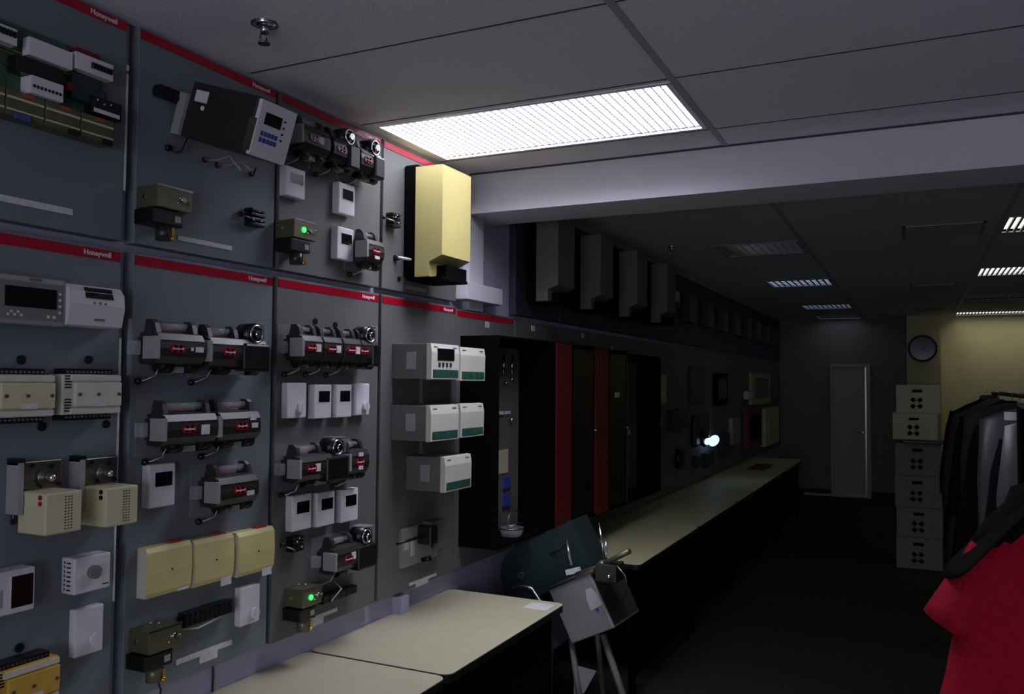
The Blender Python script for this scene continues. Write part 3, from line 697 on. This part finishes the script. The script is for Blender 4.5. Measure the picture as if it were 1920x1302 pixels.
# ------------------------------------------------------------------ black cabinets past the beam
D = .2
def cabinet(y0, y1, z0, z1, lb, mode):
    t = thing('wall_cabinet', lb, 'cabinet', (0, y0, z0), 'black wall cabinets'); w = y1-y0; h = z1-z0
    b = MB().box(0, D, 0, .012, 0, h).box(0, D, w-.012, w, 0, h).box(0, D, .012, w-.012, h-.012, h).box(0, D, .012, w-.012, 0, .012).box(0, .01, .012, w-.012, .012, h-.012)
    b.build('shell', M['matblack'], t)
    if mode == 'open':
        bx('back_panel', 'midgrey', t, .01, .018, w*.3, w-.02, .02, h-.04)
    if mode == 'glass':
        dr = bx('door', 'matblack', t, D, D+.02, .004, w-.004, .004, h-.004)
        bx('red_band', 'redpanel', dr, D+.02, D+.024, .004, w*.36 if w > .5 else w*.3, .01, h-.006, label='wide red upright band')
        bx('window', 'glass', dr, D+.02, D+.023, w*.40, w-.05, .03, h-.03)
        bx('red_edge', 'redpanel', dr, D+.02, D+.023, w-.02, w-.008, .01, h-.01)
        MB().cyl((D+.02, w-.03, h*.5), (D+.035, w-.03, h*.5), .009, 12).build('lock', M['chrome'], dr)
    return t
c1 = cabinet(3.47, 4.1, .925, 1.905, 'open black wall cabinet with a grey back panel, nearest of the cabinets', 'open')
b = bx('cream_card', 'cream', c1, .019, .022, .36, .48, .30, .42); 
for (y, z, m, n, lab) in ((.36, .60, 'paper', 'terminal', 0), (.44, .60, 'paper', 'terminal', 0)): bx(n, m, c1, .02, .03, y, y+.05, z, z+.016)
for z in (.13, .22): bx('blue_connector', 'blue', c1, .019, .03, .42, .5, z, z+.06)
for q in (.40, .50): MB().cyl((.03, q, .80), (.03, q, .9), .008, 10).build('glass_gauge', M['chrome'], c1)
for q in ((.03, .43, .76), (.03, .5, .57), (.03, .5, .78)): MB().ball(q, .012).build('knob', M['chrome'], c1)
cabinet(4.105, 4.72, .92, 1.905, 'black wall cabinet with a wide red band and smoked window, next to the open one', 'glass')
c3 = cabinet(4.725, 5.33, .90, 1.90, 'black wall cabinet with a narrow red band and smoked window, second glazed one', 'glass')
c4 = cabinet(5.335, 6.2, .89, 1.885, 'open black wall cabinet at the far end of the cabinet row', 'open')
bx('window_tag', 'cream', c3, D+.024, D+.026, .33, .42, .70, .73)
bx('white_tag', 'paper', c4, .02, .024, .62, .68, .42, .46)
t = thing('wire_bowl', 'glassy bowl with looping wires sitting on the bottom of the open cabinet', 'bowl', (.13, 3.77, .9375))
MB().cyl((0, 0, 0), (0, 0, .04), .05, 20, r2=.062).build('bowl', M['clear'], t)
MB().torus((0, 0, .04), .062, .004, 'z').build('rim', M['steel'], t)
MB().tube([(0, -.05, .04), (0, -.03, .10), (0, .03, .13), (0, .1, .09), (0, .13, .04)], .0025).tube([(0, -.04, .04), (.02, .02, .06), (.02, .1, .05)], .003).build('wires', M['steel'], t)
# far devices on the unlit boards
def dev(n, m, y0, y1, z0, z1, d, lb, cat='device', grp='dim devices on the far boards', face=None):
    t = thing(n, lb, cat, (0, (y0+y1)/2, z0), grp); w = (y1-y0)/2; h = z1-z0
    bx('housing', m, t, 0, d, -w, w, 0, h, bev=.006)
    if face: bx('face_panel', face, t, d, d+.004, -w*.7, w*.7, h*.2, h*.85)
    return t
dev('light_tube_box', 'yellow', 6.62, 6.84, 1.52, 1.76, .07, 'tall narrow olive box lit at its edge, right after the last black cabinet', face='cream')
dev('wall_tag', 'paper', 6.74, 6.88, 1.34, 1.41, .02, 'small pale square tag below the narrow olive box')
for i, y in enumerate((7.12, 7.32, 7.52)): dev('relay_unit', 'black', y, y+.16, 1.28, 1.46, .06, 'small black relay, %s of three side by side past the cabinets' % ('left', 'middle', 'right')[i])
o = MB().cyl((0, 0, 0), (.05, 0, 0), .09, 24).cyl((.05, 0, 0), (.06, 0, 0), .06, 20).build('round_gauge', M['black']); o.location = (0, 7.45, 1.02); tag(o, 'black round gauge low on the unlit boards', 'gauge')
dev('notice_board', 'black', 7.85, 8.42, 1.5, 1.85, .03, 'square black panel high on the unlit boards', face='dkgrey')
dev('notice_board', 'matblack', 8.9, 9.5, 1.46, 1.80, .04, 'second black panel on the unlit boards further along', face='dkgrey')
t = thing('scanner_head', 'round black device with a blue-white reflection on the unlit boards', 'device', (0, 8.25, 1.14))
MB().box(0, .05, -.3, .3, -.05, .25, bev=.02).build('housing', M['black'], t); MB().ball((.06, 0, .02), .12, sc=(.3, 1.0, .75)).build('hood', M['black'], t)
MB().ball((.092, .28, -.02), .055, sc=(.25, 4.6, 1.0)).ball((.09, .0, -.01), .035, sc=(.3, 3.6, 1.0)).build('glint_spot', M['glint'], t, 'blue-white reflection drawn as a glow')
for i, (y0, y1, z0, z1) in enumerate(((8.0, 8.2, .9, 1.0), (8.35, 8.7, .86, 1.0), (9.2, 9.5, .9, 1.15))): dev('relay_unit', 'black', y0, y1, z0, z1, .06, ('small', 'wide', 'tall')[i]+' black relay box just above the far tables')
dev('paper_notice', 'paper', 10.65, 10.95, 1.50, 1.60, .06, 'small pale notice on the far olive board')
dev('display_case', 'yellow', 11.0, 12.5, 1.42, 1.83, .04, 'olive lit panel at the far end of the board row', face='boardd')
dev('red_box', 'redpanel', 10.55, 11.5, .88, 1.38, .08, 'dark red upright box at the far end of the boards', face='matblack')
dev('pale_box', 'cream', 11.7, 12.9, .85, 1.36, .1, 'olive pale upright box closest to the far corner', face='cream')
dev('grey_panel', 'grey', 9.7, 10.2, 1.0, 1.3, .05, 'pale grey panel left of the dark red box')
dev('wall_phone', 'black', 7.05, 7.25, 2.36, 2.5, .08, 'small black device with a bright dot on the upper boards past the last tall cover', face='chrome')
# far upper small boxes on dark boards
for i in range(8):
    y = 7.6+i*.72
    dev('dark_unit', 'dkgrey', y, y+.3, 2.25, 2.5, .08, 'dark boxy unit on the unlit upper boards, %s past the last tall cover' % ('first','second','third','fourth','fifth','sixth','seventh','eighth')[i], grp='dark units on the far upper boards')

# ------------------------------------------------------------------ tables
def table(y0, y1, lb, m='table', x1=.54, fold=False, z=.73):
    t = thing('work_table', lb, 'table', ((x1-.035)/2, (y0+y1)/2, 0), 'tables along the left wall'); w = (y1-y0)/2-.004; h = (x1+.035)/2
    h = (x1+.035)/2
    # rounded-corner top
    r = .035; P = []
    for cx, cy, a0 in ((h-r, w-r, 0), (-h+r, w-r, 90), (-h+r, -w+r, 180), (h-r, -w+r, 270)):
        for k in range(6): a = math.radians(a0+k*18); P.append((cx+r*math.cos(a), cy+r*math.sin(a)))
    MB().prism(P, z-.003, z, 'z').build('table_top', M[m], t)
    Q = [(a*1.003, b*1.001) for a, b in P]
    MB().prism(Q, z-.03, z-.003, 'z').build('edge_band', M['tableedge'], t)
    bx('modesty_panel', 'matblack', t, h-.06, h-.045, -w+.04, w-.04, .12, z-.03)
    for a in (-h+.05, h-.08):
        for b_ in (-w+.05, w-.08): bx('leg', 'matblack', t, a, a+.03, b_, b_+.03, 0, z-.03)
    return t
table(1.43, 2.437, 'cream laminate table in the bottom foreground, nearest along the wall')
table(2.443, 3.46, 'cream laminate table right under the green-trimmed controllers, second from the camera')
Z = [(4.36, 5.70), (5.705, 7.05), (7.055, 8.4), (8.405, 9.75), (9.755, 11.4)]
for i, (a, b) in enumerate(Z):
    table(a, b, 'dim olive-looking table past the grey machine, %s in the far row' % ('first', 'second', 'third', 'fourth', 'last')[i], 'tablef', x1=.6)
for i, yy in enumerate((-2.5, -1.45)):  # unseen tables added to bounce window light onto the near ceiling
    table(yy, yy+1.04, 'unseen cream table added behind the camera to bounce light, %s the window' % ('under' if i == 0 else 'one step in from'), x1=3.6)
o = MB().box(-.09, .09, -.3, .3, 0, .02, bev=.004).build('red_binder', M['redpanel']); o.location = (.3, 10.0, .73); tag(o, 'dark red flat binder lying on the last far table', 'binder')
o = MB().box(-.055, .055, -.05, .05, 0, .0012).build('paper_sheet', M['paper']); o.location = (.46, 3.36, .73); tag(o, 'small pale sheet taped at the far corner of the second near table', 'paper')
o = MB().tube([(0, 0, 0), (.0, .002, .12), (.0, -.002, .2)], .003).build('cable', M['black']); o.location = (WX+.004, 1.99, .66); tag(o, 'thin black cable running down the wall behind the nearest table', 'cable')
o = MB().tube([(.05, 0, .07), (.055, .01, .04), (.02, .03, -.02), (.01, .035, -.12)], .003).build('cable', M['black']); o.location = (0, 1.70, .80); tag(o, 'black cable hanging from the brass valve behind the nearest table', 'cable')
o = MB().box(0, .05, 0, .06, 0, .80, bev=.003).build('wall_conduit', M['wall']); o.location = (WX, 2.98, 0); tag(o, 'lavender vertical conduit below the green-trimmed controllers', 'conduit')

# ------------------------------------------------------------------ the grey machine on its stand
t = thing('boiler_burner', 'tilted grey metal machine on a thin stand between the near and far tables', 'machine', (.5, 3.75, 0))
def rel(x, y, z): return (x-.5, y-3.75, z)
mt = Matrix.Translation(rel(.57, 3.80, .675)) @ Matrix.Rotation(math.radians(-27), 4, 'Y') @ Matrix.Rotation(math.radians(-10), 4, 'Z')
MB().box(-.15, .10, -.13, .13, -.13, .13, bev=.006, mtx=mt).build('housing', M['grey'], t)
MB().box(.10, .105, -.12, .12, -.12, .12, mtx=mt).build('side_cover', M['dkgrey'], t)
l = MB().prism([(-.035, -.045), (.035, -.035), (.032, .015), (.014, .05), (-.014, .05), (-.032, .01)], -.0006, .0006, 'y'); o = l.build('warning_label', M['paper'], t); o.matrix_local = mt @ Matrix.Translation((.06, -.131, .02)) 
l = MB().cyl((0, -.001, 0), (0, .001, 0), .008, 12); o = l.build('maker_badge', M['blue'], t); o.matrix_local = mt @ Matrix.Translation((.06, -.131, -.03))
b = MB().box(-.15, .13, -.135, .135, .13, .142, mtx=mt); b.build('lid', M['steel'], t)
# dark green half-round housing behind
mg = Matrix.Translation(rel(.18, 3.98, .72)) @ Matrix.Rotation(math.radians(-28), 4, 'Y')
P = [(-.15, -.10)]+[(-.15+.0+.15*(1-math.cos(a)), .0+.16*math.sin(a)) for a in [PI*k/16 for k in range(1, 9)]]+[(.34, .16), (.34, -.10)]
b = MB(); b.prism(P, -.12, .10); [setattr(v, 'co', mg @ v.co) for v in b.bm.verts]; b.build('green_housing', M['dkgreen'], t, 'dark green half-round housing')
MB().cyl(rel(.145, 3.86, .73), rel(.145, 3.845, .73), .018, 18).build('port', M['steel'], t)
MB().tube([rel(.05, 3.88, .60), rel(.10, 3.86, .66), rel(.13, 3.86, .68), rel(.2, 3.86, .67), rel(.24, 3.86, .62), rel(.3, 3.84, .58)], .010).build('support_frame', M['steel'], t)
MB().cyl(rel(.40, 3.82, .93), rel(.44, 3.78, .82), .011, 12).cyl(rel(.455, 3.77, .79), rel(.47, 3.765, .76), .006, 8).build('piston', M['steel'], t)
MB().box(-.035, .035, -.012, .012, -.012, .012, mtx=Matrix.Translation(rel(.455, 3.77, .80)) @ Matrix.Rotation(-.3, 4, 'Y')).build('piston_clip', M['white'], t)
MB().tube([rel(.40, 3.82, .93), rel(.36, 3.84, .88), rel(.30, 3.86, .85)], .005).build('link_rod', M['dkgrey'], t)
MB().cyl(rel(.59, 3.75, 1.04), rel(.63, 3.72, .86), .005, 8).cyl(rel(.62, 3.76, .98), rel(.635, 3.72, .86), .004, 8).build('electrode', M['chrome'], t)
MB().cyl(rel(.50, 3.7, .80), rel(.66, 3.66, .87), .014, 12).cyl(rel(.62, 3.66, .86), rel(.78, 3.62, .95), .012, 12).ball(rel(.64, 3.66, .865), .026).build('pipe', M['olive'], t, 'dull olive pipe')
MB().box(.62-.5, .72-.5, -.14, -.02, .80, .88, bev=.006).build('ignition_box', M['dkgrey'], t); MB().ball(rel(.69, 3.60, .83), .012).build('lock', M['chrome'], t)
MB().tube([rel(.72, 3.62, .88), rel(.76, 3.62, .84), rel(.77, 3.62, .78), rel(.74, 3.62, .72)], .004).build('ignition_wire', M['steel'], t)
MB().tube([rel(.02, 3.95, .78), rel(.01, 3.93, .70), rel(.05, 3.9, .62), rel(.10, 3.9, .58)], .013).build('grip_handle', M['black'], t)
MB().cyl(rel(.40, 3.8, .60), rel(.40, 3.8, .66), .008, 8).build('bolt', M['chrome'], t)
st = MB().tube([rel(.62, 3.72, .54), rel(.72, 3.7, .30), rel(.73, 3.7, .02)], .016).tube([rel(.45, 3.75, .52), rel(.50, 3.7, .33), rel(.56, 3.7, .02)], .014)
st.tube([rel(.25, 4.0, .62), rel(.22, 4.05, .02)], .014).tube([rel(.48, 4.0, .56), rel(.5, 4.1, .02)], .014).build('stand_leg', M['midgrey'], t)
MB().box(.40-.5, .80-.5, -.1, .38, 0, .02).build('stand_base', M['dkgrey'], t)
MB().prism([(-.02, .38), (.09, .37), (.03, .26), (-.02, .24)], -.03, -.026).build('stand_gusset', M['grey'], t)

# ------------------------------------------------------------------ clock, file boxes
t = thing('wall_clock', 'round black-rimmed wall clock above the file box stack', 'clock', (2.005, 13.45, 2.215))
MB().cyl((0, -.03, 0), (0, 0, 0), .19, 40).build('case', M['black'], t); MB().cyl((0, -.034, 0), (0, -.03, 0), .165, 40).build('dial_face', M['dial'], t)
MB().torus((0, -.03, 0), .178, .016, 'y', 40).build('rim', M['black'], t)
b = MB()
for k in range(12): a = k*PI/6; b.box(-.004, .004, -.036, -.034, .135, .155, mtx=Matrix.Rotation(a, 4, 'Y'))
b.build('hour_marks', M['black'], t)
MB().box(-.005, .005, -.038, -.036, -.01, .12, mtx=Matrix.Rotation(.5, 4, 'Y')).build('minute_hand', M['black'], t)
MB().box(-.006, .006, -.038, -.036, -.01, .08, mtx=Matrix.Rotation(2.3, 4, 'Y')).build('hour_hand', M['black'], t)
def filebox(x, y, z, w, h, m, lb, dp=.36):
    t = thing('file_box', lb, 'file box', (x, y, z), 'stacked file boxes')
    MB().box(-w/2, w/2, 0, dp, 0, h, bev=.004).build('carton', M[m], t)
    MB().box(-w*.13, w*.1, -.002, .001, h*.74, h*.84, bev=0).build('handle_hole', M['hole'], t)
    b = MB(); cy = h*.36
    for a in range(4):
        an = PI/4+a*PI/2; c = Vector((-.012+.042*math.cos(an), 0, cy+.042*math.sin(an)))
        q = Matrix.Translation((c.x, 0, c.z)) @ Matrix.Rotation(-an, 4, 'Y')
        b.box(-.02, .018, -.002, .001, -.018, .018, mtx=q)
    b.build('printed_mark', M['hole'], t)
zs = [(.02, .267, 1.93, 'cardshade', 'lowest shaded file box of the tall stack'), (.287, .275, 1.935, 'cardshade', 'second file box from the floor in the tall stack'), (.562, .291, 1.925, 'cardshade', 'third file box from the floor, with a bright reflection'),
      (.853, .30, 1.93, 'cardshade', 'fourth file box from the floor, just under the black tray')]
for z, h, x, m, lb in zs: filebox(x, 8.7, z-(.02 if z < .1 else 0), .385, h-.002+(.02 if z < .1 else 0), m, lb)
o = MB().box(-.16, .19, -.06, .36, 0, .03, bev=.006).build('black_tray', M['black']); o.location = (1.96, 8.7, 1.153); tag(o, 'flat black tray between the dark and the pale file boxes', 'tray')
filebox(1.905, 8.72, 1.183, .375, .245, 'cardboard', 'pale cream file box resting on the black tray'); filebox(1.935, 8.72, 1.43, .37, .26, 'cardboard', 'topmost cream file box of the tall stack')

# ------------------------------------------------------------------ clothes rack
RXK = 2.42
t = thing('clothes_rack', 'metal clothes rack on wheels carrying dark coats, right of the file boxes', 'clothes rack', (RXK, 5, 0))
MB().cyl((0, -3.1, 1.64), (0, 1.9, 1.64), .014, 12).build('rail', M['brown'], t)
for yy in (-3.08, -.6, 1.88):
    MB().cyl((0, yy, .1), (0, yy, 1.64), .016, 12).build('upright', M['steel'], t)
    MB().box(-.25, .25, yy-.02, yy+.02, .08, .11).build('foot', M['matblack'], t)
    for xx in (-.23, .23): MB().cyl((xx, yy-.012, .035), (xx, yy+.012, .035), .035, 16).box(xx-.01, xx+.01, yy-.015, yy+.015, .035, .08).build('wheel', M['matblack'], t)
def ell(cx, cy, z, a, b, n=28, wob=0, ph=0):
    r = []
    for k in range(n):
        u = 2*PI*k/n; f = 1+wob*math.sin(5*u+ph)+wob*.6*math.sin(9*u+2*ph)
        r.append((cx+a*f*math.copysign(abs(math.cos(u))**.8, math.cos(u)), cy+b*f*math.sin(u), z))
    return r
def hanger(t, top, z, drop=.02, m='chrome'):
    MB().tube([(0, 0, z), (0, 0, top-.05), (.018, 0, top-.035), (.022, 0, top-.012), (.012, 0, top+.012), (-.008, 0, top+.016), (-.02, 0, top)], .003).build('hanger_hook', M[m], t)
def garment(x, y, lb, cloth, zt=1.56, zb=.75, hw=.22, th=.06, rot=0, group='coats on the rack', sleeve=True, name='coat', cat='coat', bag=False, rail=1.64, collar=None, ph=0):
    t = thing(name, lb, cat, (x, y, 0), group, rot=(0, 0, rot))
    L = zt-zb; rows = []
    prof = [(0, .16, .4), (.02, .30, .7), (.05, .55, .9), (.09, .8, 1), (.16, .92, 1.1), (.3, .9, 1.15), (.5, .95, 1.25), (.75, 1.05, 1.4), (1, 1.12, 1.5)] if not bag else [(0, .2, .3), (.03, .7, .8), (.06, .95, 1), (.3, 1, 1), (.6, 1.0, 1.05), (1, 1.0, 1.0)]
    for i, (f, a, b) in enumerate(prof): rows.append(ell(0, 0, zt-f*L, hw*a, th*b, wob=.05*min(1, f*3)+.005, ph=ph+f*1.5))
    MB().loft(rows).build('body', M[cloth], t)
    if sleeve:
        for sg in (-1, 1):
            rr = []
            for k in range(6):
                f = k/5; cx = sg*(hw*.74+f*.06*hw/.22+.02*math.sin(f*3)); rr.append(ell(cx, -.01, zt-.09*L-f*.58, .045-.008*f+.004*math.sin(k*2), .05-.006*f, 14, .04, k))
            MB().loft(rr).build('sleeve', M[cloth], t)
    if collar: MB().loft([ell(0, 0, zt-.05, .07, .05), ell(0, 0, zt+.015, .055, .045), ell(0, 0, zt+.02, .04, .035)]).build('collar', M[collar], t)
    hanger(t, rail, zt-.01)
    return t
garment(2.38, 6.75, 'long dark coat on the rack nearest to the file boxes', 'blackcloth', zb=.55, hw=.27, th=.08, zt=1.605, collar='greycloth')
garment(2.38, 6.2, 'dark grey coat on the rack behind the black ones', 'greycloth', zb=.5, hw=.27, th=.09, zt=1.605, ph=1)
garment(2.40, 5.6, 'black coat hanging in the middle of the rack', 'blackcloth', zb=.6, hw=.27, th=.09, zt=1.605, ph=2)
garment(2.39, 5.1, 'dark plastic garment bag in the middle of the rack', 'greycloth', zb=.5, hw=.25, th=.05, zt=1.6, bag=True, sleeve=False, name='garment_bag', cat='garment bag', group=None)
garment(2.42, 4.5, 'long black coat in front of the dark garment bag', 'blackcloth', zb=.45, hw=.28, th=.08, zt=1.605, ph=3, collar='blackcloth')
garment(2.40, 4.05, 'dark grey shiny coat with a bright zip, second visible from the front', 'film', zb=.55, hw=.25, th=.05, zt=1.61, ph=.5, bag=True, sleeve=False)
garment(2.44, 3.55, 'black coat just behind the pale garment bag', 'blackcloth', zb=.4, hw=.27, th=.07, zt=1.605, ph=.5)
gb = garment(2.46, 3.05, 'pale grey garment bag with clips at the right edge behind the red shirt', 'film', zb=.7, hw=.30, th=.03, zt=1.62, bag=True, sleeve=False, name='garment_bag', cat='garment bag', group=None)
MB().box(-.29, .29, -.05, -.045, 1.585, 1.61).build('top_bar', M['white'], gb)
MB().torus((-.14, -.045, 1.48), .04, .004, 'y').tube([(-.23, -.04, 1.58), (-.21, -.05, 1.45), (-.22, -.05, 1.4)], .004).ball((-.235, -.05, 1.42), .01).ball((-.19, -.05, 1.38), .01).build('clip_set', M['chrome'], gb)
# red short sleeved shirts with black yoke
def redshirt(x, y, z, rot, lb, sc=1):
    t = thing('red_shirt', lb, 'shirt', (x, y, 0), 'red shirts at the front of the rack', rot=(0, 0, rot))
    rows = [(z, .05, .045), (z-.05, .08, .065), (z-.11, .13, .085), (z-.18, .178, .10), (z-.30, .185, .115), (z-.42, .205, .13), (z-.56, .24, .15), (z-.75, .26, .16), (z-.9, .265, .16)]
    MB().loft([ell(0, 0, a, b*sc, c, 32, .02+.05*min(1, (z-a)*1.2), 2.2+(z-a)) for a, b, c in rows]).build('body', M['redcloth'], t)
    for sg in (-1, 1):
        rr = []
        for k in range(6):
            f = k/5; c = Vector((sg*(.10+.095*f), 0, z-.12-.19*f)); r = []
            ax = Vector((sg*.5, 0, -.85)).normalized(); side = Vector((.85, 0, sg*.5)).normalized()
            for j in range(18):
                u = 2*PI*j/18; r.append(c+side*math.cos(u)*(.05+.018*f)+Vector((0, 1, 0))*math.sin(u)*(.06+.02*f))
            rr.append(r)
        MB().loft(rr).build('sleeve', M['redcloth'], t)
    MB().loft([[Vector((-(.02+.155*f), -.015, z+.02-.175*f))+Vector((.75, 0, .66))*math.cos(2*PI*j/18)*(.045+.03*math.sin(PI*min(1, f*1.1)))+Vector((0, 1, 0))*math.sin(2*PI*j/18)*(.085+.01*f) for j in range(18)] for f in (0, .15, .35, .6, .85, 1)]).build('shoulder_pad', M['blackcloth'], t, 'black padded shoulder')
    # black yoke over neck and shoulders
    yo = MB(); rows = [(z+.045, .035, .04), (z+.04, .05, .055), (z+.0, .065, .065), (z-.045, .108, .083), (z-.10, .145, .094)]
    yo.loft([ell(0, .02, a, b*sc, c*.92+.006, 28, .01, 1) for a, b, c in rows]).build('yoke', M['blackcloth'], t, 'black padded yoke')
    hanger(t, 1.62, z+.04)
    return t
redshirt(2.19, 2.42, 1.40, .12, 'red short-sleeved shirt with a black yoke, hanging in front at the right edge')
redshirt(2.25, 2.76, 1.385, .05, 'second red shirt mostly hidden behind the front one')
t = thing('clothes_rail', 'short rail end carrying the red shirts at the right edge', 'rail', (2.21, 2.1, 0))
MB().cyl((0, 0, 1.635), (0, .85, 1.635), .012, 12).build('rail', M['chrome'], t)
MB().cyl((0, .85, 0), (0, .85, 1.635), .012, 12).build('upright', M['matblack'], t) 
MB().cyl((0, .01, 0), (0, .01, 1.635), .012, 12).build('upright', M['steel'], t)
